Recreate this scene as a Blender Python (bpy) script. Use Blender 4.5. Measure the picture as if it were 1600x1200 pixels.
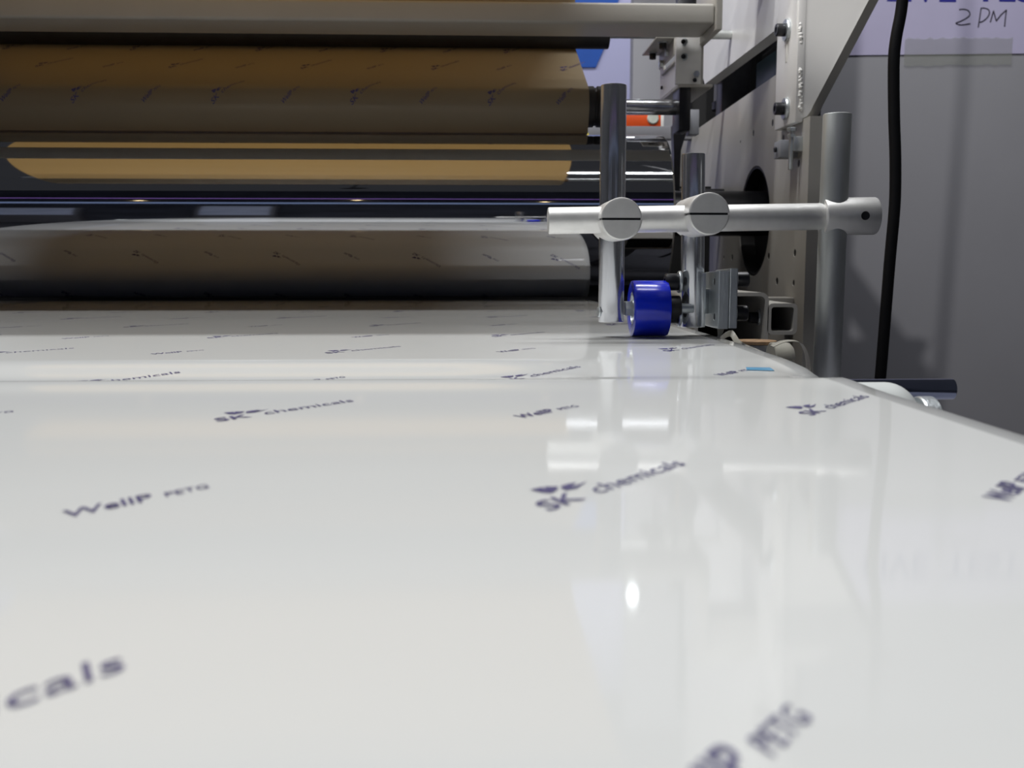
import bpy, bmesh, math, random
from mathutils import Vector, Matrix
random.seed(7)
S = bpy.context.scene
COL = S.collection
for o in list(bpy.data.objects):
    bpy.data.objects.remove(o)

# ------------------------------------------------------------------ camera
FPX, CAMH = 1600.0, 0.0738
YAW, PITCH = math.atan(65/1600), math.atan(188/1600)
cF = Vector((math.sin(YAW)*math.cos(PITCH), math.cos(YAW)*math.cos(PITCH), -math.sin(PITCH)))
cR = Vector((math.cos(YAW), -math.sin(YAW), 0))
cU = cR.cross(cF)
C0 = Vector((0, 0, CAMH))
cam = bpy.data.cameras.new('camera')
cam.sensor_width = 36; cam.lens = 36*FPX/1600; cam.clip_start = 0.01; cam.clip_end = 60
cam.dof.use_dof = True; cam.dof.focus_distance = 1.0; cam.dof.aperture_fstop = 15
co = bpy.data.objects.new('camera', cam); COL.objects.link(co)
m = Matrix((cR, cU, -cF)).transposed().to_4x4(); m.translation = C0
co.matrix_world = m
S.camera = co

# ------------------------------------------------------------------ world, lamps, exposure
S.view_settings.view_transform = 'Standard'; S.view_settings.look = 'None'
S.view_settings.gamma = 1; S.view_settings.use_curve_mapping = False
S.view_settings.exposure = -0.06
W = bpy.data.worlds.new('hall'); S.world = W; W.use_nodes = True
bg = W.node_tree.nodes['Background']
bg.inputs[0].default_value = (0.72, 0.74, 0.82, 1); bg.inputs[1].default_value = 0.05

def area(name, loc, sx, sy, power, col, target=None, label='', cat='lamp'):
    l = bpy.data.lights.new(name, 'AREA'); l.shape = 'RECTANGLE'; l.size = sx; l.size_y = sy
    l.energy = power; l.color = col
    o = bpy.data.objects.new(name, l); COL.objects.link(o); o.location = loc
    if target:
        o.rotation_euler = (Vector(target)-Vector(loc)).to_track_quat('-Z', 'Y').to_euler()
    return o
LAMPS = [  # x, y, z, length, power
    (-0.35, 0.90, 2.25, 2.5, 36),
    (-0.30, 1.83, 2.25, 2.5, 62),
]
for (x, y, z, ln, pw) in LAMPS:
    area('tube_lamp_light', (x, y, z), ln, 0.07, pw, (0.985, 0.99, 1.0), (x, y, 0))

sl_ = bpy.data.lights.new('hall_spot_light', 'SPOT'); sl_.energy = 230; sl_.spot_size = math.radians(20); sl_.spot_blend = .35; sl_.shadow_soft_size = .035
sl_.color = (1, .98, .95)
SPOT = Vector((-.62, -1.0, 2.45)); so_ = bpy.data.objects.new('hall_spot_light', sl_); COL.objects.link(so_); so_.location = SPOT
so_.rotation_euler = (Vector((1.5, 3.3, .3))-SPOT).to_track_quat('-Z', 'Y').to_euler()

area('added_wall_fill_light', (0, 4.4, 2.1), 3.0, .08, 16, (.95, .97, 1), (0, 5.2, .5))  # added fill light that brightens the lavender far wall

# ------------------------------------------------------------------ helpers
def ray(px, py): return cF + cR*((px-800)/FPX) + cU*((600-py)/FPX)
def pY(px, py, Y): r = ray(px, py); return C0 + r*(Y/r.y)
def pX(px, py, X): r = ray(px, py); return C0 + r*(X/r.x)
def pZ(px, py, Z): r = ray(px, py); return C0 + r*((Z-CAMH)/r.z)

def mat(name, col, rough=.5, metal=0, spec=.5, noise=0, nscale=20, bump=0, bscale=80, coat=0, rvar=0, emit=None, aniso=None, trans=0):
    M = bpy.data.materials.new(name); M.use_nodes = True
    N = M.node_tree.nodes; L = M.node_tree.links; b = N['Principled BSDF']
    b.inputs['Base Color'].default_value = (*col, 1); b.inputs['Roughness'].default_value = rough
    b.inputs['Metallic'].default_value = metal; b.inputs['Specular IOR Level'].default_value = spec
    b.inputs['Coat Weight'].default_value = coat
    if trans: b.inputs['Transmission Weight'].default_value = trans
    tc = N.new('ShaderNodeTexCoord')
    src = tc.outputs['Object']
    if aniso:
        mp = N.new('ShaderNodeMapping'); mp.inputs['Scale'].default_value = aniso
        L.new(src, mp.inputs['Vector']); src = mp.outputs['Vector']
    if noise:
        t = N.new('ShaderNodeTexNoise'); t.inputs['Scale'].default_value = nscale; t.inputs['Detail'].default_value = 4
        L.new(src, t.inputs['Vector'])
        r = N.new('ShaderNodeValToRGB')
        r.color_ramp.elements[0].position = .3; r.color_ramp.elements[1].position = .7
        r.color_ramp.elements[0].color = (*[c*(1-noise) for c in col], 1)
        r.color_ramp.elements[1].color = (*[min(1, c*(1+noise*.6)) for c in col], 1)
        L.new(t.outputs['Fac'], r.inputs['Fac']); L.new(r.outputs['Color'], b.inputs['Base Color'])
        if rvar:
            mr = N.new('ShaderNodeMapRange'); mr.inputs['To Min'].default_value = max(0, rough-rvar); mr.inputs['To Max'].default_value = rough+rvar
            L.new(t.outputs['Fac'], mr.inputs['Value']); L.new(mr.outputs['Result'], b.inputs['Roughness'])
    if bump:
        t2 = N.new('ShaderNodeTexNoise'); t2.inputs['Scale'].default_value = bscale; t2.inputs['Detail'].default_value = 3
        L.new(src, t2.inputs['Vector'])
        bp = N.new('ShaderNodeBump'); bp.inputs['Strength'].default_value = bump; bp.inputs['Distance'].default_value = .002
        L.new(t2.outputs['Fac'], bp.inputs['Height']); L.new(bp.outputs['Normal'], b.inputs['Normal'])
    if emit:
        b.inputs['Emission Color'].default_value = (*emit[0], 1); b.inputs['Emission Strength'].default_value = emit[1]
    return M
M = {}
M['sheet'] = mat('white_plastic', (.80, .81, .79), .055, spec=.21, noise=.012, nscale=3)
M['ink'] = mat('purple_ink', (.11, .10, .23), .25, spec=.2, noise=.1, nscale=60)
M['chrome'] = mat('chrome', (.56, .57, .60), .035, 1, noise=.04, nscale=6, aniso=(.3, 8, 8))
M['chrome_post'] = mat('chrome_post', (.58, .59, .62), .18, .88, noise=.2, nscale=30, rvar=.05, aniso=(1, 1, .15))
M['alu'] = mat('satin_aluminium', (.70, .695, .68), .45, .6, noise=.06, nscale=90, bump=.06, bscale=900)
M['galv'] = mat('galvanised_steel', (.62, .64, .63), .45, .8, noise=.25, nscale=25, rvar=.1, aniso=(1, 1, .25))
M['zinc'] = mat('zinc_plate', (.62, .66, .68), .33, .85, noise=.15, nscale=120, bump=.15, bscale=500, aniso=(1, 1, .2))
M['paint'] = mat('cream_paint', (.42, .405, .37), .42, spec=.4, noise=.05, nscale=6, bump=.03, bscale=300)
M['paintw'] = mat('white_paint', (.76, .75, .73), .38, spec=.45, noise=.04, nscale=8, bump=.04, bscale=260)
M['black'] = mat('black_oxide_steel', (.018, .018, .022), .35, .3, noise=.3, nscale=60)
M['rubber'] = mat('black_rubber', (.014, .013, .014), .55, noise=.3, nscale=40)
M['blue'] = mat('blue_polyurethane', (.006, .024, .60), .22, spec=.45, noise=.12, nscale=30, coat=.15)
M['cable'] = mat('black_cable_jacket', (.005, .005, .006), .55, spec=.25, noise=.2, nscale=50)
M['wall'] = mat('grey_wall_panel', (.34, .34, .37), .6, noise=.04, nscale=3, bump=.06, bscale=400)
M['lav'] = mat('lavender_panel', (.66, .66, .97), .55, noise=.05, nscale=2)
M['paper'] = mat('lavender_paper', (.56, .53, .74), .7, noise=.03, nscale=9)
M['bluep'] = mat('blue_print', (.015, .12, .58), .5, noise=.08, nscale=5)
M['txtblue'] = mat('blue_lettering', (.03, .03, .30), .6, noise=.05)
M['marker'] = mat('marker_ink', (.03, .025, .05), .6, noise=.05)
M['nylon'] = mat('white_nylon', (.70, .73, .71), .35, spec=.4, noise=.04, nscale=14)
M['darkrod'] = mat('dark_chrome_rod', (.36, .40, .55), .12, 1, noise=.1, nscale=20)
M['orange'] = mat('orange_plastic', (.72, .085, .01), .45, noise=.08, nscale=20)
M['button'] = mat('pale_button', (.55, .58, .52), .5, noise=.15, nscale=60)
M['card'] = mat('cardboard', (.36, .23, .13), .85, noise=.35, nscale=90, bump=.3, bscale=300)
M['grey'] = mat('grey_plastic', (.30, .31, .34), .5, noise=.1, nscale=30)
M['filmstrip'] = mat('milky_film_strip', (.62, .60, .52), .25, spec=.4, noise=.06, nscale=30, trans=.25)
M['teal'] = mat('dark_teal_enamel', (.02, .055, .075), .4, noise=.15, nscale=15)
M['dark'] = mat('dark_interior', (.012, .012, .013), .7, noise=.2, nscale=10)
M['bluechip'] = mat('light_blue_film', (.20, .50, .78), .15, noise=.05, nscale=80)
M['tape'] = None
M['floor'] = mat('grey_carpet', (.10, .10, .115), .9, noise=.2, nscale=60, bump=.4, bscale=500)
M['frame'] = mat('frame_grey', (.22, .22, .24), .5, noise=.1, nscale=10)
M['hallwall'] = mat('dark_hall_wall', (.12, .13, .17), .7, noise=.4, nscale=1.2)
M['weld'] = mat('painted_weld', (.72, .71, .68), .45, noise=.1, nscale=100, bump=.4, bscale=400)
# translucent tan protective film
def film_mat():
    X = bpy.data.materials.new('tan_protective_film'); X.use_nodes = True
    N = X.node_tree.nodes; L = X.node_tree.links; N.remove(N['Principled BSDF'])
    tc = N.new('ShaderNodeTexCoord'); n = N.new('ShaderNodeTexNoise'); n.inputs['Scale'].default_value = 3
    L.new(tc.outputs['Object'], n.inputs['Vector'])
    r = N.new('ShaderNodeValToRGB')
    r.color_ramp.elements[0].color = (.29, .24, .165, 1); r.color_ramp.elements[1].color = (.35, .29, .20, 1)
    L.new(n.outputs['Fac'], r.inputs['Fac'])
    d = N.new('ShaderNodeBsdfPrincipled'); d.inputs['Roughness'].default_value = .34; d.inputs['Specular IOR Level'].default_value = .35
    t = N.new('ShaderNodeBsdfTranslucent'); t.inputs['Color'].default_value = (.66, .40, .13, 1)
    L.new(r.outputs['Color'], d.inputs['Base Color'])
    mx = N.new('ShaderNodeMixShader'); mx.inputs[0].default_value = .20
    L.new(d.outputs[0], mx.inputs[1]); L.new(t.outputs[0], mx.inputs[2])
    L.new(mx.outputs[0], N['Material Output'].inputs['Surface'])
    return X
M['film'] = film_mat()
def tape_mat():
    X = bpy.data.materials.new('clear_adhesive_tape'); X.use_nodes = True
    N = X.node_tree.nodes; L = X.node_tree.links; b = N['Principled BSDF']
    b.inputs['Base Color'].default_value = (.46, .48, .42, 1); b.inputs['Roughness'].default_value = .15
    b.inputs['Alpha'].default_value = .32
    tc = N.new('ShaderNodeTexCoord'); n = N.new('ShaderNodeTexNoise'); n.inputs['Scale'].default_value = 60
    L.new(tc.outputs['Object'], n.inputs['Vector'])
    bp = N.new('ShaderNodeBump'); bp.inputs['Strength'].default_value = .5; bp.inputs['Distance'].default_value = .004
    L.new(n.outputs['Fac'], bp.inputs['Height']); L.new(bp.outputs['Normal'], b.inputs['Normal'])
    return X
M['tape'] = tape_mat()

def link(o, parent=None):
    COL.objects.link(o)
    if parent: o.parent = parent
    return o
def tag(o, label, cat, group=None):
    o['label'] = label; o['category'] = cat
    if group: o['group'] = group
    return o
def thing(name, label, cat, loc=(0, 0, 0), group=None):
    o = bpy.data.objects.new(name, None); o.empty_display_size = .02
    COL.objects.link(o); o.location = loc
    return tag(o, label, cat, group)
def local(parent): return Vector(parent.location) if parent and not parent.parent else (Vector(parent.location)+local(parent.parent) if parent else Vector())
def finish(name, bm, material, parent=None, smooth=True, ang=35):
    bmesh.ops.recalc_face_normals(bm, faces=bm.faces)
    if parent:
        bmesh.ops.translate(bm, verts=bm.verts, vec=-local(parent))
    me = bpy.data.meshes.new(name); bm.to_mesh(me); bm.free()
    me.materials.append(M[material])
    if smooth:
        me.shade_smooth() if hasattr(me, 'shade_smooth') else None
        me.set_sharp_from_angle(angle=math.radians(ang))
    return link(bpy.data.objects.new(name, me), parent)
def b_box(bm, lo, hi, bev=0, seg=2):
    r = bmesh.ops.create_cube(bm, size=1)
    vs = r['verts']
    for v in vs:
        v.co = Vector([(lo[i]+hi[i])/2 + v.co[i]*(hi[i]-lo[i]) for i in range(3)])
    if bev:
        es = list({e for v in vs for e in v.link_edges})
        bmesh.ops.bevel(bm, geom=es, offset=bev, segments=seg, affect='EDGES', profile=.5)
def box(name, lo, hi, material, parent=None, bev=.001, seg=2):
    bm = bmesh.new(); b_box(bm, lo, hi, bev, seg); return finish(name, bm, material, parent)
def frame_of(d):
    d = Vector(d).normalized(); a = Vector((0, 0, 1)) if abs(d.z) < .9 else Vector((0, 1, 0))
    u = d.cross(a).normalized(); return u, d.cross(u), d
def b_lathe(bm, prof, org, d, segs=48):
    u, v, d = frame_of(d); org = Vector(org); rings = []
    for (r, a) in prof:
        if r < 1e-7: rings.append([bm.verts.new(org+d*a)])
        else: rings.append([bm.verts.new(org+d*a+(u*math.cos(2*math.pi*k/segs)+v*math.sin(2*math.pi*k/segs))*r) for k in range(segs)])
    for A, B in zip(rings, rings[1:]):
        for k in range(segs):
            k2 = (k+1) % segs
            if len(A) == 1 and len(B) == 1: continue
            if len(A) == 1: bm.faces.new((A[0], B[k], B[k2]))
            elif len(B) == 1: bm.faces.new((A[k], B[0], A[k2]))
            else: bm.faces.new((A[k], B[k], B[k2], A[k2]))
def lathe(name, prof, org, d, material, parent=None, segs=48, ang=35):
    bm = bmesh.new(); b_lathe(bm, prof, org, d, segs); return finish(name, bm, material, parent, True, ang)
def rod_prof(r, L, ch=.001): return [(0, 0), (r-ch, 0), (r-ch*.3, ch*.3), (r, ch), (r, L-ch), (r-ch*.3, L-ch*.3), (r-ch, L), (0, L)]
def rod(name, a, b, r, material, parent=None, ch=.001, segs=48):
    a = Vector(a); b = Vector(b); return lathe(name, rod_prof(r, (b-a).length, ch), a, b-a, material, parent, segs)
def b_sweep(bm, pts, r, segs=16):
    pts = [Vector(p) for p in pts]; rings = []; u = None
    for i, p in enumerate(pts):
        t = (pts[min(i+1, len(pts)-1)]-pts[max(i-1, 0)]).normalized()
        if u is None: u = frame_of(t)[0]
        u = (u - t*u.dot(t)).normalized(); v = t.cross(u)
        rings.append([bm.verts.new(p+(u*math.cos(2*math.pi*k/segs)+v*math.sin(2*math.pi*k/segs))*r) for k in range(segs)])
    for A, B in zip(rings, rings[1:]):
        for k in range(segs): bm.faces.new((A[k], A[(k+1) % segs], B[(k+1) % segs], B[k]))
    bm.faces.new(rings[0]); bm.faces.new(rings[-1])
def smooth_path(P, n=8):
    P = [Vector(p) for p in P]; out = []
    for i in range(len(P)-1):
        p0, p1, p2, p3 = P[max(i-1, 0)], P[i], P[i+1], P[min(i+2, len(P)-1)]
        for k in range(n):
            t = k/n
            out.append(.5*((2*p1)+(p2-p0)*t+(2*p0-5*p1+4*p2-p3)*t*t+(3*p1-p0-3*p2+p3)*t**3))
    out.append(P[-1]); return out
def b_prism(bm, poly, ext):
    ext = Vector(ext); A = [bm.verts.new(Vector(p)) for p in poly]; B = [bm.verts.new(Vector(p)+ext) for p in poly]
    bm.faces.new(A); bm.faces.new(B[::-1]); n = len(A)
    for i in range(n): bm.faces.new((A[i], A[(i+1) % n], B[(i+1) % n], B[i]))
def prism(name, poly, ext, material, parent=None, bev=.0008):
    bm = bmesh.new(); b_prism(bm, poly, ext)
    bmesh.ops.recalc_face_normals(bm, faces=bm.faces)
    if bev: bmesh.ops.bevel(bm, geom=list(bm.edges), offset=bev, segments=2, affect='EDGES')
    return finish(name, bm, material, parent)
def b_ribbon(bm, pts, sides, w, th=.0006):
    """strip along pts, width w along 'sides' vectors, thickness th"""
    pts = [Vector(p) for p in pts]; rows = []
    for i, p in enumerate(pts):
        t = (pts[min(i+1, len(pts)-1)]-pts[max(i-1, 0)]).normalized(); s = Vector(sides[i]).normalized(); n = t.cross(s).normalized()
        rows.append([bm.verts.new(p+s*w/2*a+n*th/2*b) for a, b in ((-1, -1), (1, -1), (1, 1), (-1, 1))])
    for A, B in zip(rows, rows[1:]):
        for k in range(4): bm.faces.new((A[k], A[(k+1) % 4], B[(k+1) % 4], B[k]))
    bm.faces.new(rows[0]); bm.faces.new(rows[-1])
def plate2d(name, outer, holes, th, to3d, material, parent=None, bevel=.0015):
    """flat plate with round holes: outer [(u,v)], holes [(u,v,r)]"""
    cu = bpy.data.curves.new(name, 'CURVE'); cu.dimensions = '2D'; cu.fill_mode = 'BOTH'; cu.extrude = th/2-bevel; cu.bevel_depth = bevel; cu.bevel_resolution = 1
    def sp(pts):
        s = cu.splines.new('POLY'); s.points.add(len(pts)-1); s.use_cyclic_u = True
        for q, (u, v) in zip(s.points, pts): q.co = (u, v, 0, 1)
    sp(outer)
    for (u, v, r) in holes:
        n = 64 if r > .03 else 16
        sp([(u+r*math.cos(2*math.pi*k/n), v+r*math.sin(2*math.pi*k/n)) for k in range(n)])
    to = bpy.data.objects.new('tmp', cu); COL.objects.link(to)
    dg = bpy.context.evaluated_depsgraph_get(); me = bpy.data.meshes.new_from_object(to.evaluated_get(dg))
    bpy.data.objects.remove(to); bpy.data.curves.remove(cu)
    bm = bmesh.new(); bm.from_mesh(me); bpy.data.meshes.remove(me)
    for v in bm.verts: v.co = Vector(to3d(*v.co))
    bmesh.ops.remove_doubles(bm, verts=bm.verts, dist=1e-6)
    return finish(name, bm, material, parent, True, 12)
def bolt(parent, seat, d, r, ln, washer=1.6, head='black', name='bolt', wth=None):
    """socket-head cap screw sitting on 'seat', head pointing along d; washer is its sub-part"""
    d = Vector(d).normalized(); seat = Vector(seat); w = wth or r*.35
    s = r*.5; prof = [(0, w), (r*.97, w), (r, w+r*.05), (r, w+ln-r*.15), (r*.88, w+ln), (s, w+ln), (s, w+ln*.45), (0, w+ln*.4)]
    b = lathe(name, prof, seat, d, head, parent, 24)
    if washer:
        R = r*washer
        ww = lathe('washer', [(r*.5, 0), (R*.96, 0), (R, w*.2), (R, w*.7), (R*.94, w), (r*.5, w), (r*.5, 0)], seat, d, 'zinc', parent, 28)
        if parent: ww.parent = b
    return b
def hexbolt(parent, seat, d, r, ln, material='zinc', name='hex_bolt'):
    bm = bmesh.new(); b_lathe(bm, [(0, 0), (r, 0), (r, ln*.85), (r*.88, ln), (0, ln)], seat, d, 6); return finish(name, bm, material, parent, True, 20)

# ------------------------------------------------------------------ setting
o = box('floor', (-5, -4, -.95), (5, 6, -.9), 'floor', bev=0); o['kind'] = 'structure'
o = box('wall_back', (.515, 3.30, -.9), (3.4, 3.36, 1.5), 'wall', bev=.002); o['kind'] = 'structure'
o = box('wall_far', (-5, 5.2, -.9), (5, 5.26, 2.2), 'lav', bev=0); o['kind'] = 'structure'
o = box('wall_front', (-5, -4.06, -.9), (5, -4, 4), 'hallwall', bev=0); o['kind'] = 'structure'
o = box('wall_left', (-5.06, -4, -.9), (-5, 6, 4), 'hallwall', bev=0); o['kind'] = 'structure'
# blue banner print on the far wall
tag(prism('banner_print', [pY(*p, 5.19) for p in ((860, -30), (975, -30), (950, 62), (931, 105), (860, 105))], (0, .008, 0), 'bluep', None, 0),
    'deep blue printed banner with a slanted edge on the far lavender wall', 'banner')

# ------------------------------------------------------------------ white plastic sheet
def sm(a, b, x):
    t = max(0, min(1, (x-a)/(b-a))); return t*t*(3-2*t)
def zs(x, y):
    if y < .55 or y > .86: return 0
    amp = 1-.86*sm(-.02, .12, x)+.8*sm(.212, .236, x)
    crest = .0012*math.exp(-((y-.640)/.035)**2)
    dip = -.0042*sm(.645, .676, y)*(1-sm(.685, .80, y))
    return (crest+dip)*amp
EDGE = [(-1, .2385), (.30, .2385), (.42, .2385), (.652, .2395), (.664, .236), (.672, .2325), (.690, .2395), (.735, .2455), (.79, .2455), (.97, .2505), (1.2, .2505), (1.5, .246), (3, .246)]
def edge(y):
    for (a, u), (b, v) in zip(EDGE, EDGE[1:]):
        if a <= y <= b: return u+(v-u)*(y-a)/(b-a)
    return .24
XL = -1.09
ys = [-.6, -.3, 0, .15, .3, .45, .54]+[.55+.006*i for i in range(53)]+[.9, 1.0, 1.1, 1.2, 1.4, 1.6, 1.8, 2.0, 2.2, 2.4, 2.48]
xt = [0, .2, .4, .6, .75, .8]+[.8+.01*i for i in range(1, 21)]
bm = bmesh.new(); G = []
for y in ys:
    e = edge(y); G.append([bm.verts.new((XL+(e-XL)*t, y, zs(XL+(e-XL)*t, y))) for t in xt])
for A, B in zip(G, G[1:]):
    for k in range(len(xt)-1): bm.faces.new((A[k], A[k+1], B[k+1], B[k]))
sheet = finish('plastic_sheet', bm, 'sheet', None, True, 60)
md = sheet.modifiers.new('thickness', 'SOLIDIFY'); md.thickness = .0016; md.offset = -1
tag(sheet, 'wide glossy white plastic sheet printed with purple logos running out under the chrome roller', 'plastic sheet')

# --- printed marks as flat outlines in text space (u along baseline, v up), metres
def text_geo(body, x0, x1, y0, h, bold=0, ref=None):
    cu = bpy.data.curves.new('t', 'FONT'); cu.body = body; cu.size = 1; cu.offset = bold; cu.resolution_u = 3
    to = bpy.data.objects.new('t', cu); COL.objects.link(to)
    dg = bpy.context.evaluated_depsgraph_get(); me = bpy.data.meshes.new_from_object(to.evaluated_get(dg))
    V = [v.co.copy() for v in me.vertices]; Fc = [tuple(p.vertices) for p in me.polygons]
    bpy.data.objects.remove(to); bpy.data.curves.remove(cu); bpy.data.meshes.remove(me)
    ax, bx = min(v.x for v in V), max(v.x for v in V); cap = ref or max(v.y for v in V)
    return [((v.x-ax)/(bx-ax)*(x1-x0)+x0, v.y/cap*h+y0) for v in V], Fc
def merge(parts):
    V, Fc = [], []
    for v, f in parts:
        k = len(V); V += v; Fc += [tuple(i+k for i in q) for q in f]
    return V, Fc
TA = math.radians(51); ca, sa = math.cos(TA), math.sin(TA)
SHEAR = .5
O0 = Vector((.0199, .306, 0))
def lean(g): return [(u+SHEAR*(v+.006), v) for u, v in g[0]], g[1]
def from_photo(poly):   # outline read off one mark of the photo, put in the mark's own u, v
    out = []
    for x, y in poly:
        q = pZ(800+x/5.714, 700+y/5.714, 0)-O0; out.append((q.x*ca+q.y*sa, -q.x*sa+q.y*ca))
    return out
wingL = (from_photo([(158, 372), (268, 350), (300, 378), (282, 346), (408, 344), (404, 374), (350, 404), (258, 396)]), [(0, 1, 2, 7), (2, 3, 4, 5), (2, 5, 6, 7)])
wingR = (from_photo([(430, 342), (500, 320), (580, 308), (520, 345), (560, 340), (668, 298), (575, 362), (480, 378), (448, 366)]), [(0, 1, 2, 3, 8), (3, 4, 6, 7, 8), (4, 5, 6)])
LOGO = merge([lean(text_geo('SK', -.002, .0185, -.0062, .0098, .012)), lean(text_geo('chemicals', .0270, .0875, -.0060, .0088, 0)), wingL, wingR])
WORD = merge([lean(text_geo('WellP', -.001, .0290, -.0062, .0088, .012)), lean(text_geo('PETG', .0335, .0500, -.0060, .0056, .004))])
def print_mesh(geo, fn, name):
    me = bpy.data.meshes.new(name); me.from_pydata([fn(u*ca-v*sa, u*sa+v*ca) for u, v in geo[0]], [], geo[1]); me.materials.append(M['ink']); me.update()
    return me
flat = {}
for j in range(0, 14):
    y0 = .1225+.1828*j if j < 2 else .306+.1835*(j-1)-.001*(j == 3)
    for i in range(-8, 2):
        x0 = .0195+.1425*i+.0004*j; yy = y0+.004*i
        geo, nm = (LOGO, 'printed_logo') if (i+j) % 2 else (WORD, 'printed_word')
        if yy > 2.45: continue
        d = max(.1, yy); px = 735+x0*1600/d
        if 735+(x0+.06)*1600/(d+.07) < -20: continue
        if .5 < yy < .9:
            me = print_mesh(geo, lambda u, v: (u, v, zs(x0+u, yy+v)+.00025), nm)
        else:
            if nm not in flat: flat[nm] = print_mesh(geo, lambda u, v: (u, v, .00025), nm)
            me = flat[nm]
        if x0+.06 > edge(yy) and nm == 'printed_logo' and i > 1: continue
        p = bpy.data.objects.new(nm, me); link(p, sheet); p.location = (x0, yy, 0)

# small light blue film chip on the sheet
c = pZ(1187, 577, 0)
chip = [(c.x-.010, c.y-.003), (c.x+.008, c.y-.008), (c.x+.011, c.y+.012), (c.x-.006, c.y+.014)]
tag(prism('film_chip', [(x, y, zs(x, y)+.0003) for x, y in chip], (0, 0, .0003), 'bluechip', None, 0),
    'small light blue film chip stuck on the white sheet', 'film chip')

# ------------------------------------------------------------------ chrome roller
RY, RZ, RR = 2.17, .1708, .1678
t = thing('chrome_roller', 'large mirror chrome roller pressing on the white sheet', 'roller', (0, RY, RZ))
lathe('barrel', [(.055, -1.25), (RR-.004, -1.25), (RR, -1.246), (RR, .396), (RR-.0035, .400), (.045, .400), (.045, .395)], (0, RY, RZ), (1, 0, 0), 'chrome', t, 160, 25)
rod('shaft', (.39, RY, RZ+.008), (.632, RY, RZ+.008), .047, 'black', t, .002, 64)
lathe('shaft_collar', [(.047, .40), (.062, .40), (.064, .403), (.064, .415), (.062, .418), (.047, .418)], (0, RY, RZ+.008), (1, 0, 0), 'black', t, 64)

# ------------------------------------------------------------------ film web over its rollers
C1, r1 = Vector((2.17, .397)), .0425
C2, r2 = Vector((2.40, .594)), .034
D = C2-C1; Ld = D.length; al = math.atan2(D.y, D.x)+math.acos((r1+r2)/Ld)
path = [(2.20, .3378), (2.175, .3402), (2.152, .3410)]
a0, a1 = math.radians(200), al
for k in range(13): a = a0+(a1-a0)*k/12; path.append((C1.x+r1*math.cos(a), C1.y+r1*math.sin(a)))
b0 = al+math.pi; b1 = 2*math.pi+.1
pk = [(C2.x+r2*math.cos(b0+(b1-b0)*k/8), C2.y+r2*math.sin(b0+(b1-b0)*k/8)) for k in range(9)]
for k in range(1, 6): path.append((path[15][0]*(1-k/6)+pk[0][0]*k/6, path[15][1]*(1-k/6)+pk[0][1]*k/6))
path += pk
path += [(2.433, .655), (2.429, .685), (2.416, .708), (2.39, .722), (2.35, .728), (2.1, .729), (1.85, .730), (1.6, .731), (1.50, .732)]
path = [Vector(p) for p in path]
acc = [0]
for p, q in zip(path, path[1:]): acc.append(acc[-1]+(q-p).length)
def web(s, off=0):
    for i in range(len(acc)-1):
        if s <= acc[i+1] or i == len(acc)-2:
            k = (s-acc[i])/(acc[i+1]-acc[i]); p = path[i].lerp(path[i+1], k); t_ = (path[i+1]-path[i]).normalized()
            n = Vector((-t_.y, t_.x)); return p+n*off
FL, FR = -1.086, .244
bm = bmesh.new(); rows = []
for p in path: rows.append([bm.verts.new((FL+(FR-FL)*k/6, p.x, p.y)) for k in range(7)])
for A, B in zip(rows, rows[1:]):
    for k in range(6): bm.faces.new((A[k], A[k+1], B[k+1], B[k]))
film = finish('protective_film', bm, 'film', None, True, 60)
tag(film, 'tan translucent printed protective film threaded down to the chrome roller', 'film')
# which side of the web faces the viewer (-Y)
tn = (path[6]-path[5]).normalized(); sgn = -1 if -tn.y < 0 else 1
sgn = 1 if Vector((-tn.y, tn.x)).x < 0 else -1
s_mid = acc[12]
for j, s0 in enumerate((acc[8]-.012, acc[8]+.150, acc[8]+.286)):
    for i in range(-9, 3):
        x0 = .0372+.1385*(i-1)+.02*j
        if x0 > .20 or x0 < FL: continue
        geo, nm = (LOGO, 'printed_logo') if (i+j) % 2 else (WORD, 'printed_word')
        def fn(u, v):
            q = web(s0+v, sgn*.0007); return (x0+u, q.x, q.y)
        link(bpy.data.objects.new(nm, print_mesh(geo, fn, nm)), film)

t = thing('rubber_roller', 'black rubber roller behind the tan film with a steel shaft', 'roller', (0, C1.x, C1.y))
R_ = r1-.001
lathe('barrel', [(.016, -1.12), (R_-.001, -1.12), (R_, -1.119), (R_, .256), (R_-.003, .258), (R_-.003, .262), (R_, .264), (R_, .300), (R_-.0015, .302), (.016, .302)], (0, C1.x, C1.y), (1, 0, 0), 'rubber', t, 64)
rod('shaft', (.29, C1.x, C1.y), (.445, C1.x, C1.y), .0158, 'chrome_post', t)
t = thing('idler_roller', 'black idler roller tucked behind the cream cross beam', 'roller', (0, C2.x, C2.y))
lathe('barrel', [(.012, -1.2), (r2-.0015, -1.2), (r2-.0005, -1.199), (r2-.0005, .316), (r2-.002, .318), (.012, .318)], (0, C2.x, C2.y), (1, 0, 0), 'rubber', t, 64)
rod('shaft', (.315, C2.x, C2.y), (.60, C2.x, C2.y), .010, 'galv', t)
t = thing('film_supply_roll', 'full roll of tan protective film above the machine', 'film roll', (0, 1.49, .855))
lathe('film_winding', [(.045, FL), (.121, FL), (.121, FR), (.045, FR), (.045, FL)], (0, 1.49, .855), (1, 0, 0), 'film', t, 96)
lathe('core_tube', [(.036, FL-.02), (.044, FL-.02), (.044, FR+.02), (.036, FR+.02), (.036, FL-.02)], (0, 1.49, .855), (1, 0, 0), 'card', t, 48)
rod('shaft', (FL-.1, 1.49, .855), (.570, 1.49, .855), .030, 'galv', t)
box('support_arm', (.570, 1.44, .815), (.599, 1.97, .895), 'paint', t, .003)

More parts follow.
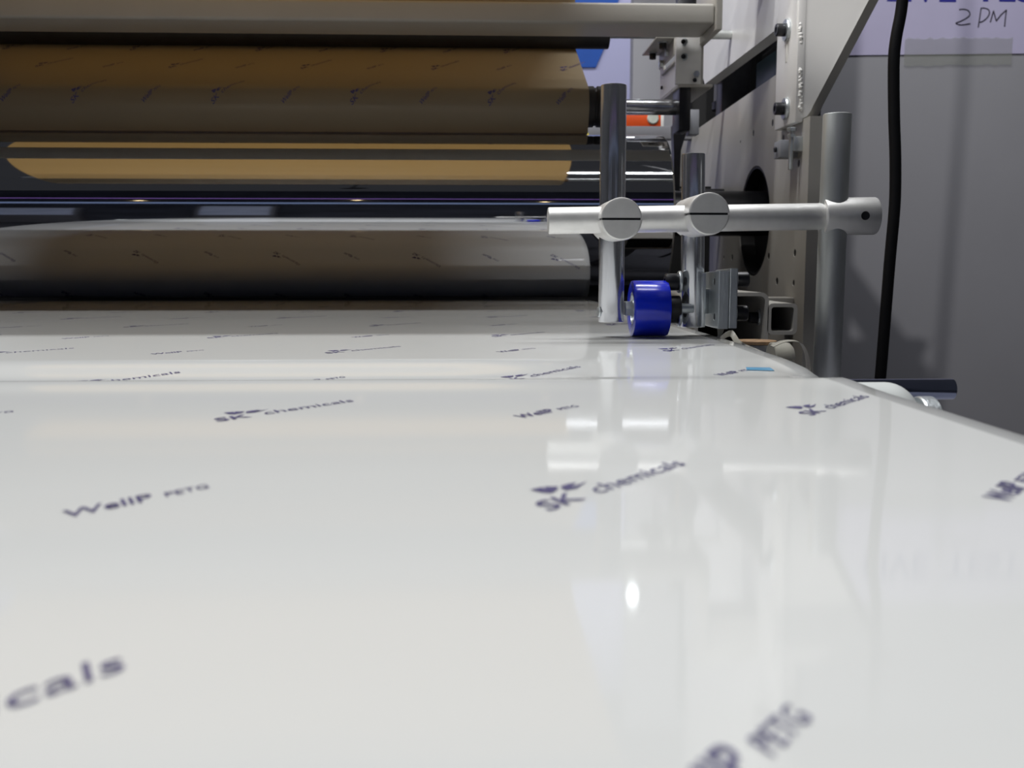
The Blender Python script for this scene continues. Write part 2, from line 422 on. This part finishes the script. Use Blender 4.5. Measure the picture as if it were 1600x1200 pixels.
# ------------------------------------------------------------------ cross beam
t = thing('cross_beam', 'cream painted steel cross beam above the printed film', 'beam', (0, 2.0, .5267))
box('tube', (-1.35, 2.0, .5267), (.468, 2.121, .5655), 'paint', t, .006, 4)
box('end_plate', (.468, 1.99, .515), (.480, 2.17, .76), 'paint', t, .0015)
box('tie_block', (.480, 2.05, .66), (.60, 2.15, .76), 'paint', t, .002)

# ------------------------------------------------------------------ machine side frame
PXF = .60
frame = thing('machine_side_frame', 'cream painted steel machine side plates with drilled holes and a large round opening', 'machine frame', (PXF, 2.3, -.9))
holes = [(2.168, .1625, .1155)]
for (px, py, r) in ((1131, 402, .0035), (1144, 402, .006), (1201, 400, .006), (1242, 395, .006), (1214, 439, .0065), (1240, 442, .005), (1177, 208, .006),
                    (1207, 192, .006), (1224, 216, .006), (1248, 255, .006), (1157, 222, .003), (1070, 404, .008), (1225, 330, .004), (1113, 330, .005)):
    q = pX(px, py, PXF); holes.append((q.y, q.z, r+.0012))
plate2d('lower_plate', [(1.825, -.9), (2.95, -.9), (2.95, .416), (2.92, .422), (2.55, .430), (1.89, .444), (1.89, .332), (1.825, .332)], holes, .03, lambda u, v, w: (PXF+.015+w, u, v), 'paint', frame, .0004)
for (u, v, r) in holes[1:]:
    lathe('hole_shade_plug', [(0, .0006), (r-.0005, .0006), (r-.0005, .012), (0, .012)], (PXF, u, v), (1, 0, 0), 'rubber', frame, 16)  # black plug: shade inside the drilled hole put into its colour
plate2d('upper_plate', [(1.89, .5285), (2.66, .5285), (2.74, .60), (2.74, 1.45), (1.89, 1.45)], [], .03, lambda u, v, w: (PXF+.015+w, u, v), 'paintw', frame, .0004)
box('inner_cover', (.77, 2.3, -.6), (.78, 3.0, 1.3), 'dark', frame, 0)
box('inner_web', (.63, 2.97, -.6), (.77, 3.0, 1.3), 'dark', frame, 0)
lathe('bore_shade_ring', [(.1143, .001), (.1143, .031), (.1095, .031), (.1095, .001), (.1143, .001)], (PXF, 2.168, .1625), (1, 0, 0), 'rubber', frame, 64)  # added black ring, shade of the bore wall put into its colour
lathe('bore_shade_backing', [(0, .0), (.128, 0), (.132, .003), (.132, .03), (0, .03)], (.632, 2.168, .1625), (1, 0, 0), 'rubber', frame, 64)  # added black backing disc, its colour stands in for shade in the opening
box('inner_post', (.585, 2.955, -.9), (.63, 2.985, .9), 'black', frame, .001)
box('rear_stud', (.63, 2.60, .44), (.70, 2.66, .60), 'black', frame, .001)
# bolted gusset bracket
br = thing('gusset_bracket', 'white painted gusset bracket bolted to the side frame by black cap screws', 'bracket', (.6, 1.862, .36))
q = pX(1243, 190, .585)
box('mounting_flange', (.585, 1.862, q.z), (.5995, 1.988, .80), 'paintw', br, .002)
GY = 1.862
front = [pY(*p, GY) for p in ((1246, -140), (1432, -140), (1272, 164), (1268, 173), (1262, 181), (1255, 185), (1246, 186))]
back = [pY(*p, GY+.022) for p in ((1246, -140), (1447, -140), (1285, 166), (1280, 178), (1272, 186), (1260, 190), (1246, 190))]
prism('gusset_plate', [p+Vector((0, .004, 0)) for p in front], (0, .02, 0), 'paintw', br, 0)
bm = bmesh.new(); A = [bm.verts.new(p+Vector((0, .004, 0))) for p in front[1:]]; B = [bm.verts.new(p) for p in back[1:]]; Cc = [bm.verts.new(p+Vector((0, .002, 0))) for p in front[1:]]
for i in range(len(A)-1): bm.faces.new((Cc[i], Cc[i+1], B[i+1], B[i])); bm.faces.new((A[i], B[i], B[i+1], A[i+1]))
finish('gusset_edge', bm, 'paint', br)
for (ya, yb) in ((38, 68), (108, 172)):
    bm = bmesh.new(); yy = ya
    while yy < yb:
        p = pY(1250.5+random.uniform(-1, 1.5), yy, GY+.001); r = random.uniform(.0026, .0046)
        bmesh.ops.create_icosphere(bm, subdivisions=2, radius=r, matrix=Matrix.Translation(p)); yy += 2.6
    finish('weld_bead', bm, 'weld', br)
for (px, py) in ((1231, 47), (1229, 170)):
    p = pX(px, py, .585); bolt(br, p, (-1, 0, 0), .0115, .0165, 1.75, wth=.006)
p = pX(1229, 80, .585)
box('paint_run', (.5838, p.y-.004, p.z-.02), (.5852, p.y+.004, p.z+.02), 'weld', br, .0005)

# stop block under the gusset bracket
sb = thing('stop_block', 'small zinc adjuster block with a vertical screw under the gusset bracket', 'adjuster', pX(1240, 236, .6))
b0_ = pY(1241, 213, 1.86); b1_ = pY(1262, 236, 1.86)
box('block', (b0_.x, 1.86, b1_.z), (b1_.x, 1.885, b0_.z), 'zinc', sb, .001)
c0 = pY(1216, 220, 1.90); c1 = pY(1241, 247, 1.90)
box('arm', (c0.x, 1.885, c1.z), (.5998, 1.925, c0.z), 'grey', sb, .001)
pt_ = pY(1237, 203, 1.872); pb_ = pY(1237, 265, 1.872)
rod('screw', (pt_.x, 1.872, pb_.z), (pt_.x, 1.872, pt_.z), .0042, 'zinc', sb, .0006, 20)
hexbolt(sb, (pt_.x, 1.872, pt_.z-.002), (0, 0, 1), .009, .006, 'zinc', 'screw_head')
hexbolt(sb, (pt_.x, 1.872, b0_.z), (0, 0, 1), .008, .005, 'zinc', 'lock_nut')
p = pX(1224, 233, .55); bolt(sb, (c0.x, 1.905, (c0.z+c1.z)/2), (-1, 0, 0), .005, .004, 0)

# bearing bracket carrying the rubber roller shaft
bb = thing('bearing_bracket', 'white angle bracket with black bearing block holding the steel shaft', 'bracket', (.4265, 2.13, .432))
box('foot_flange', (.4265, 2.13, .432), (.497, 2.345, .438), 'paint', bb, .0008)
prism('side_web', [(.4265, 2.142, .438), (.4265, 2.34, .438), (.4265, 2.34, .518), (.4265, 2.33, .522), (.4265, 2.29, .487), (.4265, 2.142, .487)], (.007, 0, 0), 'paintw', bb)
box('web_rib', (.4215, 2.142, .484), (.4275, 2.30, .490), 'paint', bb, .0006)
box('post_plate', (.4205, 2.13, .438), (.472, 2.142, .5345), 'paintw', bb, .0008)
box('rear_angle', (.472, 2.142, .438), (.4795, 2.165, .5150), 'paint', bb, .0008)
for pz in (66, 89):
    p = pY(1069, pz, 2.13); bolt(bb, p, (-.5, -1, 0), .0046, .0065, 1.7)
p = pY(1089, 116, 2.13); hexbolt(bb, p, (-.3, -1, 0), .007, .006); bolt(bb, pY(1086, 126, 2.13), (-.3, -1, 0), .004, .007, 0)
p = pY(1068, 130, 2.15); bolt(bb, (p.x, 2.15, .438), (0, 0, 1), .0076, .011, 0)
bx0 = pY(1061, 135, 2.14).x
box('bearing_block', (bx0, 2.135, .346), (bx0+.024, 2.205, .432), 'black', bb, .002)
box('top_shelf', (.388, 2.175, .5375), (.433, 2.355, .5415), 'paint', bb, .0006)
box('shelf_rib', (.4245, 2.175, .505), (.4285, 2.345, .5375), 'paint', bb, .0006)
p = pY(1036, 62, 2.21); bolt(bb, (p.x, 2.21, .5375), (0, 0, -1), .0078, .012, 1.3)
p = pY(1020, 80, 2.32); bolt(bb, (p.x, 2.32, .5375), (0, 0, -1), .0074, .012, 1.3)
p = pY(1043, 97, 2.28); hexbolt(bb, (.4265, 2.30, p.z), (-1, 0, 0), .008, .010); hexbolt(bb, (.4265, 2.24, p.z+.012), (-1, 0, 0), .008, .008)
p = pY(1037, 137, 2.30); bolt(bb, (.4265, 2.30, p.z), (-1, 0, 0), .004, .004, 0)

# lever below the bearing
lv = thing('tension_lever', 'black tension lever with a pale rod below the bearing block', 'lever', (.50, 2.4, .26))
bm = bmesh.new(); b_prism(bm, [pY(*p, 2.42) for p in ((1052, 196), (1064, 178), (1078, 178), (1076, 196), (1064, 235), (1060, 330), (1053, 330), (1053, 240))], (0, .03, 0)); finish('arm', bm, 'black', lv)
rod('pull_rod', pY(1065, 188, 2.40), pY(1072, 206, 2.40), .0035, 'paintw', lv)
box('link_plate', tuple(pY(1077, 210, 2.43)), tuple(pY(1087, 175, 2.47)), 'grey', lv, .001)
rod('pivot_pin', (pY(1060, 300, 2.43).x, 2.435, pY(1060, 300, 2.43).z), (.60, 2.435, pY(1060, 300, 2.43).z), .008, 'black', lv)

# drive things seen in the frame opening
t = thing('drive_motor', 'dark grey cylindrical motor behind the gap between the side plates', 'motor', (.705, 2.80, .50))
lathe('housing', [(0, .0), (.044, 0), (.047, .003), (.047, .30), (0, .30)], (.705, 2.80, .505), (0, 0, 1), 'frame', t, 48)
lathe('flange', [(0, -.02), (.052, -.02), (.052, 0), (0, 0)], (.705, 2.80, .505), (0, 0, 1), 'black', t, 48)
rod('mounting_stud', (.705, 2.80, .78), (.77, 2.80, .78), .02, 'black', t)
q0 = pX(1216, 140, .67); q1 = pX(1172, 88, .67)
t = thing('gear_case', 'dark teal gear case behind the side frame opening', 'gear case', (.70, 2.3, .47))
box('case', (.665, 2.18, .455), (.73, 2.42, .535), 'teal', t, .004)
box('case_cap', (.672, 2.24, .535), (.72, 2.40, .55), 'black', t, .002)
rod('output_shaft', (.73, 2.35, .49), (.77, 2.35, .49), .012, 'galv', t)

# rear rail and orange switch box
tag(box('added_light_blocker', (-1.25, 2.50, -.9), (.585, 2.515, .26), 'dark', None, .002), 'dark panel added behind the chrome roller to block back light', 'light blocker')  # unseen panel added to keep back light out from under the roller
rr = thing('rear_rail', 'grey steel rail spanning behind the chrome roller', 'rail', (.3, 2.8, .44))
z0, z1 = pY(1000, 211, 2.8).z, pY(1000, 197, 2.8).z
box('rail', (-1.2, 2.8, z0-.01), (.5995, 2.84, z1), 'frame', rr, .002)
ob = thing('switch_box', 'orange switch box with a pale round button on the rear rail', 'switch box', (.47, 2.8, z1))
xa, xb = pY(960, 190, 2.8).x, pY(1033, 190, 2.8).x
box('case', (xa, 2.803, z1), (xb, 2.835, pY(1000, 176, 2.8).z), 'orange', ob, .002)
p = pY(1020, 185, 2.803); lathe('button', [(0, .006), (.013, .006), (.0155, .004), (.0155, 0), (0, 0)], p, (0, -1, 0), 'button', ob, 32)
box('end_cap', (xb, 2.803, z1), (xb+.008, 2.835, pY(1000, 179, 2.8).z), 'paintw', ob, .001)
tag(prism('yellow_tag', [pY(*p, 2.79) for p in ((914, 212), (921, 212), (917, 203))], (0, .004, 0), 'button', None, 0), 'tiny yellow tag at the film edge on the rear rail', 'tag')
bpy.data.objects['yellow_tag'].data.materials[0] = mat('yellow_plastic', (.75, .6, .05), .5, noise=.05)

# ------------------------------------------------------------------ square frame tubes
def sq_tube(name, px0, py0, px1, py1, Y, y1, wall, bev, label):
    a = pY(px0, py0, Y); b = pY(px1, py1, Y); t = thing(name, label, 'steel tube', ((a.x+b.x)/2, Y, b.z))
    def rr_(x0, x1, z0, z1, r):
        out = []
        for cx, cz, s in ((x1-r, z1-r, 0), (x0+r, z1-r, 90), (x0+r, z0+r, 180), (x1-r, z0+r, 270)):
            for k in range(6): an = math.radians(s+18*k); out.append((cx+r*math.cos(an), cz+r*math.sin(an)))
        return out
    O = rr_(a.x, b.x, b.z, a.z, bev); I = rr_(a.x+wall, b.x-wall, b.z+wall, a.z-wall, max(.001, bev-wall*.7))
    bm = bmesh.new(); L = []
    for (P, y) in ((O, Y), (O, y1), (I, y1), (I, Y)): L.append([bm.verts.new((x, y, z)) for x, z in P])
    for A, B in zip(L, L[1:]+L[:1]):
        for k in range(len(O)): bm.faces.new((A[k], A[(k+1) % len(O)], B[(k+1) % len(O)], B[k]))
    finish('tube_wall', bm, 'paint', t)
    bm = bmesh.new(); b_prism(bm, [(x, y1-.02, z) for x, z in I], (0, .012, 0)); finish('end_plug', bm, 'dark', t)
    return t, a, b
tA, a, b = sq_tube('frame_tube', 1086, 457, 1199, 560, 1.50, 1.86, .0055, .012, 'larger cream box tube with screws inside beside the zinc plates')
for dx, m_ in ((-.0056, 'black'),):
    p = pY(1192, 496, 1.53); bolt(tA, (b.x-.0056, 1.53, p.z), (-1, 0, 0), .0085, .013, 1.4)
tB, a, b = sq_tube('frame_tube', 1200, 474, 1245, 523, 1.50, 1.95, .0055, .008, 'smaller open square cream tube mounted against the side frame')
box('cross_strut', (b.x-.002, 1.88, b.z+.005), (.5995, 1.93, a.z-.004), 'paint', tB, .002)

# ------------------------------------------------------------------ guide wheel stand
gs = thing('guide_wheel_stand', 'clamped rod stand of steel posts and aluminium bar carrying a blue guide wheel', 'rod stand', (.353, 1.0, -.065))
DP = 1.034
bl = pY(856, 345, 1.0); brr = pY(1300, 338, 1.0)
rod('cross_bar', bl, brr, .0129, 'alu', gs, .0016, 64)
def clamp(px, py, postx):
    cp = pY(px, py, .966); e = thing_part('rod_clamp', gs)
    R = .0195; L_ = .088
    for s in (1, -1):   # two jaws split by a slot
        bm = bmesh.new(); seg = 28; rows = []
        prof = [(R*.0, 0), (R-.0016, 0), (R-.0004, .0005), (R, .0018), (R, L_-.002), (R-.002, L_)]
        gap = .0011
        rings = []
        for (r, yy) in prof:
            ring = []
            for k in range(seg+1):
                th = math.pi*k/seg
                if r == 0: ring.append(bm.verts.new((cp.x+R*.98*math.cos(th)*0, cp.y+yy, cp.z+s*gap))); break
                ring.append(bm.verts.new((cp.x+r*math.cos(th), cp.y+yy, cp.z+s*(gap+max(0, r*math.sin(th)-gap*.5)))))
            rings.append(ring)
        for A, B in zip(rings, rings[1:]):
            for k in range(seg):
                if len(A) == 1: bm.faces.new((A[0], B[k], B[k+1]))
                else: bm.faces.new((A[k], A[k+1], B[k+1], B[k]))
        bm.faces.new([r_[0] for r_ in rings[1:]]+[r_[-1] for r_ in rings[:0:-1]])
        bm.faces.new(rings[-1])
        finish('clamp_jaw', bm, 'alu', e, True, 14)
    lathe('clamp_core', [(0, .004), (R*.93, .0025), (R*.93, L_-.003), (0, L_-.003)], cp, (0, 1, 0), 'black', e, 24)
    return cp
def thing_part(name, parent):
    o_ = bpy.data.objects.new(name, None); o_.empty_display_size = .02; return link(o_, parent)
# posts
def post(name, pxt, pyt, pxb, pyb, Y, r, material):
    return rod(name, pY(pxb, pyb, Y), pY(pxt, pyt, Y), r, material, gs, .0012, 64)
k1 = clamp(971.5, 342, 0); k2 = clamp(1108.5, 334, 0)
post('post', 959, 133, 954.5, 503, DP, .0129, 'chrome_post')
post('post', 1083.5, 240, 1081.5, 511, DP+.012, .0118, 'chrome_post')
tp, tb_ = pY(1308.5, 178, 1.0), pY(1287, 700, 1.0)
rod('tall_post', tp+(tb_-tp)*((tp.z+.066)/(tp.z-tb_.z)), tp, .0135, 'galv', gs, .0012, 64)
# corner sleeve clamp
s0 = pY(1284, 338.5, 1.0); s1 = pY(1368, 337.5, 1.0)
rod('sleeve_clamp', s0, s1, .0182, 'alu', gs, .0018, 64)
p = pY(1352, 337, .9822)
lathe('set_screw', [(0, .0004), (.0032, .0004), (.0042, .0008), (.0042, -.004), (0, -.004)], (p.x, .9822, p.z), (0, -1, 0), 'black', gs, 20)
# little set bolt on the first post
p = pY(942, 487, DP); hexbolt(gs, (p.x+.002, DP-.002, p.z), (-1, -.15, 0), .0058, .0075, 'zinc', 'set_bolt')
# wheel
WR = .0283; WY = DP+.004
wc = Vector((pY(986, 485, WY).x, WY, WR+.0003)); wl = pY(1042, 485, WY).x-wc.x
wh = thing_part('guide_wheel', gs)
lathe('tyre', [(.0165, .0005), (WR-.0022, 0), (WR-.0006, .0006), (WR, .0024), (WR, wl-.0024), (WR-.0006, wl-.0006), (WR-.0022, wl), (.0165, wl-.0005), (.0165, .0005)], wc, (1, 0, 0), 'blue', wh, 96)
lathe('bearing', [(.006, .0015), (.0085, .001), (.0088, .003), (.0135, .003), (.0138, .001), (.0166, .001), (.0166, wl-.001), (.006, wl-.001), (.006, .0015)], wc, (1, 0, 0), 'zinc', wh, 48)
rod('axle', (wc.x-.0025, WY, wc.z), (pY(1083, 480, WY).x, WY, wc.z), .0055, 'zinc', wh, .0006, 24)
hexbolt(wh, (wc.x+.001, WY, wc.z), (-1, 0, 0), .0082, .0085, 'zinc', 'axle_nut')
rod('spacer', (wc.x+wl+.0008, WY, wc.z), (pY(1062, 480, WY).x, WY, wc.z), .013, 'rubber', wh)
# bolts on the left of the second post and the zinc mounting plates
px_ = pY(1066, 440, DP).x
for py in (441, 493):
    p = pY(1066, py, DP); bolt(gs, (px_-.0005, DP+.004, p.z), (-1, 0, 0), .0088, .0135, 1.3)
box('post_flat', (pY(1096, 440, DP).x, DP-.004, pY(1090, 511, DP).z), (pY(1102, 440, DP).x, DP+.018, pY(1090, 426, DP).z), 'zinc', gs, .0008)
zt, zb = pY(1128, 421, 1.005).z, pY(1128, 513, 1.005).z
x0, x1, x2 = pY(1122.5, 460, 1.005).x, pY(1139, 460, 1.005).x, pY(1152.5, 460, 1.005).x
hl = []
for py in (440, 495):
    q = pX(1115.5, py, x0); hl.append((q.y, q.z, .0042))
plate2d('clamp_plate', [(1.005, zb), (1.066, zb), (1.066, zt-.004), (1.005, zt-.002)], hl, x1-x0-.0004, lambda u, v, w: ((x0+x1)/2+w, u, v), 'zinc', gs, .0006)
plate2d('clamp_plate', [(1.0045, zb+.001), (1.064, zb+.001), (1.064, zt-.002), (1.0045, zt)], [], x2-x1-.0004, lambda u, v, w: ((x1+x2)/2+w, u, v), 'zinc', gs, .001)
for py in (437, 490):
    p = pY(1153, py, 1.012); bolt(gs, (x2, 1.022, p.z), (1, 0, 0), .0078, .0120, 1.15)

box('spacer_block', (pY(1083, 460, DP+.012).x, 1.048, zb+.012), (x0+.0005, 1.064, zt-.02), 'zinc', gs, .0008)
for (u, v, r) in hl:
    lathe('plate_hole_shade', [(0, .0006), (r-.0002, .0006), (r-.0002, .006), (0, .006)], (x0, u, v), (1, 0, 0), 'rubber', gs, 20)  # black plug whose colour stands in for the shade in the hole

# ------------------------------------------------------------------ conveyor frame, rollers and rod
cf = thing('conveyor_stand', 'grey steel conveyor stand rail and legs under the right edge of the sheet', 'frame', (.36, 1.0, -.9))
box('rail', (.302, .40, -.125), (.42, 1.80, -.066), 'frame', cf, .003)
for y in (.45, 1.7): box('leg', (.34, y, -.9), (.39, y+.05, -.125), 'frame', cf, .003)
cr = thing('conveyor_roller', 'white nylon conveyor roller with rounded end carrying the sheet', 'roller', (.26, .64, -.032))
RC = .0300; cy, cz = .642, -.0318
prof = [(.008, -1.13), (RC, -1.13), (RC, .266)]+[(RC-.019*(1-math.cos(math.radians(a))), .266+.019*math.sin(math.radians(a))) for a in range(10, 91, 10)]+[(.008, .285)]
lathe('barrel', prof, (0, cy, cz), (1, 0, 0), 'nylon', cr, 72, 50)
lathe('end_ring', [(.015, .2875), (.0200, .2875), (.0208, .2885), (.0208, .2965), (.0200, .2975), (.015, .2975), (.015, .2875)], (0, cy, cz), (1, 0, 0), 'zinc', cr, 48)
rod('shaft', (.28, cy, cz), (.31, cy, cz), .0078, 'black', cr)
box('bearing_foot', (.300, cy-.012, -.066), (.312, cy+.012, cz-.004), 'frame', cr, .001)
rc = pY(1480, 608, .72)
tag(rod('steel_rod', (-.3, .72, rc.z), (pY(1489, 608, .72).x, .72, rc.z), .0076, 'darkrod', None, .001, 48),
    'dark polished steel rod poking out behind the white nylon roller', 'steel rod')

# ------------------------------------------------------------------ bits beside the sheet edge
cc = thing('cardboard_core', 'short cardboard core standing on end beside the sheet edge', 'cardboard core', (.325, 1.16, -.066))
p = pY(1180, 532, 1.16)
lathe('core_top', [(0, -.004), (.0220, -.004), (.0240, -.0035), (.0240, .0), (.008, .001), (0, -.001)], (p.x, 1.16, p.z), (0, 0, 1), 'card', cc, 48)
lathe('core_wrap', [(.0212, 0), (.0212, 1)], (0, 0, 0), (0, 0, 1), 'grey', cc, 8) if False else None
lathe('core_wrap', [(0, -.066), (.0236, -.066), (.0236, p.z-.004), (0, p.z-.004)], (p.x, 1.16, 0), (0, 0, 1), 'grey', cc, 48)
pa = pY(1204, 556, 1.12); 
wcyl = thing('plastic_spool', 'small milky plastic spool lying by the sheet edge', 'spool', (pa.x, 1.12, -.066))
prof = [(0, 0), (.0145, 0), (.0158, .001), (.0158, .016), (.0150, .0205), (.0120, .0235), (0, .0245)]
lathe('spool_body', prof, (pa.x, 1.12, pY(1220, 557, 1.12).z), (1, .1, 0), 'filmstrip', wcyl, 48)
box('spool_foot', (pa.x+.004, 1.11, -.0662), (pa.x+.018, 1.13, pY(1220, 566, 1.12).z), 'grey', wcyl, .001)
P = smooth_path([pY(*q, 1.08) for q in ((1206, 541), (1222, 534), (1240, 532.5), (1252, 537), (1260, 552), (1263, 575), (1262, 600))], 6)
bm = bmesh.new(); b_ribbon(bm, P, [(.12, 1, 0)]*len(P), .022)
tag(finish('film_loop', bm, 'filmstrip'), 'curled milky film strip looping over beside the tall post', 'film strip')
P = smooth_path([pY(1126, 508, 1.04), pY(1126, 520, 1.035), pY(1124, 529, 1.03), pY(1142, 524, 1.06)+Vector((0, 0, .002)), pY(1154, 537, 1.03), pY(1175, 546, .93), pY(1205, 556, .84)], 6)
sd = [Vector((1, .2, 0)).lerp(Vector((.15, .6, 1)), min(1, i/(len(P)*.5))).normalized().lerp(Vector((1, 0, -.25)), max(0, i/len(P)*1.6-.6)) for i in range(len(P))]
bm = bmesh.new(); b_ribbon(bm, P, sd, .008)
tag(finish('trim_strip', bm, 'filmstrip'), 'twisted trim strip of milky film along the sheet edge below the zinc plates', 'film strip')

# ------------------------------------------------------------------ hanging cable
P = smooth_path([pY(*q, 1.45) for q in ((1418, -150), (1414, -60), (1409, 10), (1400, 60), (1396.5, 100), (1397, 180), (1399, 250), (1398, 320), (1391, 400), (1384.5, 480), (1379, 550), (1374, 610), (1368, 690), (1360, 800))], 6)
P = [Vector((P[0].x+.06, 1.5, 2.24)), Vector((P[0].x+.04, 1.47, 1.4)), Vector((P[0].x+.015, 1.455, .9))]+P
P += [Vector((P[-1].x, 1.45, -.5)), Vector((P[-1].x, 1.46, -.89))]
bm = bmesh.new(); b_sweep(bm, P, .0080, 20)
tag(finish('power_cable', bm, 'cable'), 'thick black cable hanging in front of the grey wall', 'cable')

# ------------------------------------------------------------------ paper notice on the grey wall
a = pY(1310, 86.5, 3.294); b = pY(1760, 82, 3.294)
ps = thing('paper_notice', 'lavender paper notice with handwritten time taped to the grey wall', 'notice', (a.x, 3.297, a.z))
prism('paper', [a, b, (b.x, 3.294, b.z+.33), (a.x, 3.294, a.z+.33)], (0, .0014, 0), 'paper', ps, 0)
def wall_text(body, px0, px1, pyb, h, name):
    pl = pY(px0, pyb, 3.2933); pr = pY(px1, pyb, 3.2933)
    V, Fc = text_geo(body, pl.x, pr.x, pl.z, h, .02)
    me = bpy.data.meshes.new(name); L0 = local(ps); me.from_pydata([Vector((x, 3.2933, z))-L0 for x, z in V], [], Fc); me.materials.append(M['txtblue'])
    return link(bpy.data.objects.new(name, me), ps)
wall_text('LIVE', 1386, 1494, 1, .085, 'lettering'); wall_text('TEST', 1522, 1650, 1, .085, 'lettering')
def stroke(pts, name):
    bm = bmesh.new(); b_sweep(bm, smooth_path([pY(*q, 3.2935) for q in pts], 6) if len(pts) > 4 else [pY(*q, 3.2935) for q in pts], .0019, 8)
    finish(name, bm, 'marker', ps)
def hz(pts): return [(1370+x/6.957, y/6.957) for x, y in pts]
stroke(hz([(895, 105), (935, 100), (980, 108), (1008, 135), (1005, 170), (960, 205), (900, 235), (860, 250), (880, 265), (930, 270), (1015, 258)]), 'handwriting')
stroke(hz([(1132, 95), (1120, 180), (1102, 298)]), 'handwriting')
stroke(hz([(1128, 90), (1170, 88), (1212, 105), (1224, 140), (1200, 190), (1150, 232), (1115, 242)]), 'handwriting')
stroke(hz([(1233, 242), (1268, 118)]), 'handwriting'); stroke(hz([(1268, 118), (1298, 228)]), 'handwriting')
stroke(hz([(1298, 228), (1350, 160), (1408, 108)]), 'handwriting'); stroke(hz([(1408, 108), (1398, 190), (1388, 288)]), 'handwriting')
bm = bmesh.new()
ta, tb = pY(1414, 60, 3.2925), pY(1580, 104, 3.2925)
nx, nz = 26, 7; Gd = []
for i in range(nx+1):
    Gd.append([])
    for j in range(nz+1):
        x = ta.x+(tb.x-ta.x)*i/nx; z = tb.z+(ta.z-tb.z)*j/nz+.006*(i/nx)
        if j in (0, nz): z += random.uniform(-.003, .003)
        Gd[-1].append(bm.verts.new((x, 3.2925-random.uniform(0, .0012), z)))
for i in range(nx):
    for j in range(nz): bm.faces.new((Gd[i][j], Gd[i+1][j], Gd[i+1][j+1], Gd[i][j+1]))
tag(finish('adhesive_tape', bm, 'tape', None, True, 80), 'wrinkled clear tape strip holding the lower edge of the lavender notice', 'tape')

# ------------------------------------------------------------------ lamp housings (above the frame) and a spot lamp
for (x, y, z, ln, pw) in LAMPS:
    h_ = tag(box('tube_lamp', (x-ln/2-.03, y-.05, z+.004), (x+ln/2+.03, y+.05, z+.05), 'paintw', None, .006), 'white tube lamp hung '+('over the sheet in front of the film supply roll' if y < 1.2 else 'over the back of the machine frame' if y > 1.5 else 'beside the machine above the black cable'), 'lamp', 'tube lamps overhead')
d = ray(988, 930); d = Vector((d.x, d.y, -d.z)); d = d/d.y
sp = C0*1+Vector((d.x*3.2, 3.2, d.z*3.2)); sp.z = d.z*3.2-CAMH
sl = thing('spot_lamp', 'small spot lamp clipped to the edge of the grey wall', 'lamp', sp)
M['lampglow'] = mat('lamp_glow', (.9, .95, 1), .5, emit=((.9, .96, 1), 30), noise=.01)
lathe('lens', [(0, 0), (.016, 0), (.016, .004), (0, .004)], sp, (-d.x, -1, -d.z), 'lampglow', sl, 24)
lathe('housing', [(0, -.06), (.03, -.06), (.034, -.02), (.034, .003), (.030, .003), (.029, -.001), (0, -.001)], sp, (-d.x, -1, -d.z), 'black', sl, 24)
rod('arm', sp+Vector((.01, .05, 0)), sp+Vector((.04, .13, 0)), .008, 'black', sl)

M['purple'] = mat('purple_led', (.5, .2, .9), .5, emit=((.55, .3, 1), .45), noise=.01)
M['warm'] = mat('warm_bulb', (1, .8, .5), .5, emit=((1, .75, .4), 6), noise=.01)
tag(box('led_strip', (-4.2, -3.995, 2.55), (2.2, -3.96, 2.63), 'purple', None, .004), 'purple led strip along the dark hall wall behind the viewer', 'led strip')
for x, z in ((-2.6, 2.2), (-.9, 2.35), (.6, 2.15)):
    g_ = thing('wall_lamp', 'warm round wall lamp on the dark hall wall below the purple strip', 'lamp', (x, -3.98, z), 'warm wall lamps')
    lathe('bulb', [(0, .06), (.025, .055), (.035, .035), (.025, .012), (0, .01)], (x, -3.99, z), (0, 1, 0), 'warm', g_, 20)
    lathe('rose', [(0, .012), (.08, .012), (.085, -.005), (0, -.008)], (x, -3.99, z), (0, 1, 0), 'black', g_, 24)

M['added_glow'] = mat('added_glow_face', (.6, .65, .8), .5, emit=((.62, .72, 1), .09), noise=.2, nscale=3)  # added glowing panels behind the viewer, for streaks in the chrome posts
for k, (x, w_, z1, nm) in enumerate(((-3.3, .9, 1.0, 'broad low'), (-1.7, .5, 1.3, 'slim'), (1.5, .35, 1.2, 'very narrow'), (2.6, 1.1, 1.1, 'widest'))):
    lb = thing('added_glow_panel', nm+' pale blue glowing panel added behind the viewer for reflections', 'added glow panel', (x, -3.6, -.9), 'added glow panels')
    box('cabinet', (x-w_/2-.04, -3.66, -.9), (x+w_/2+.04, -3.56, z1+.04), 'frame', lb, .005)
    box('lit_face', (x-w_/2, -3.565, .1), (x+w_/2, -3.55, z1), 'added_glow', lb, .003)
M['fascia'] = mat('fascia_glow', (.5, .6, .9), .5, emit=((.45, .6, 1), .30), noise=.2, nscale=3)
tag(box('lit_fascia', (-4.8, -3.995, 1.75), (4.2, -3.95, 1.98), 'fascia', None, .004), 'long blue lit fascia board across the dark hall wall', 'fascia board')

dv = (Vector((1.5, 3.3, .3))-SPOT).normalized()
hs = thing('hall_spotlight', 'black cylindrical hall spotlight aimed at the grey wall', 'lamp', SPOT)
lathe('can', [(.045, .03), (.05, .03), (.05, -.14), (.03, -.16), (0, -.16), (0, -.15), (.045, -.13), (.045, .03)], SPOT, dv, 'black', hs, 32)
rod('yoke', SPOT-dv*.1+Vector((0, 0, .045)), SPOT-dv*.1+Vector((0, 0, .5)), .01, 'black', hs)

tag(box('added_wall_fill', (-1.55, 4.33, 2.115), (1.55, 4.43, 2.16), 'black', None, .005), 'black bar housing of an added fill light for the lavender far wall', 'lamp')
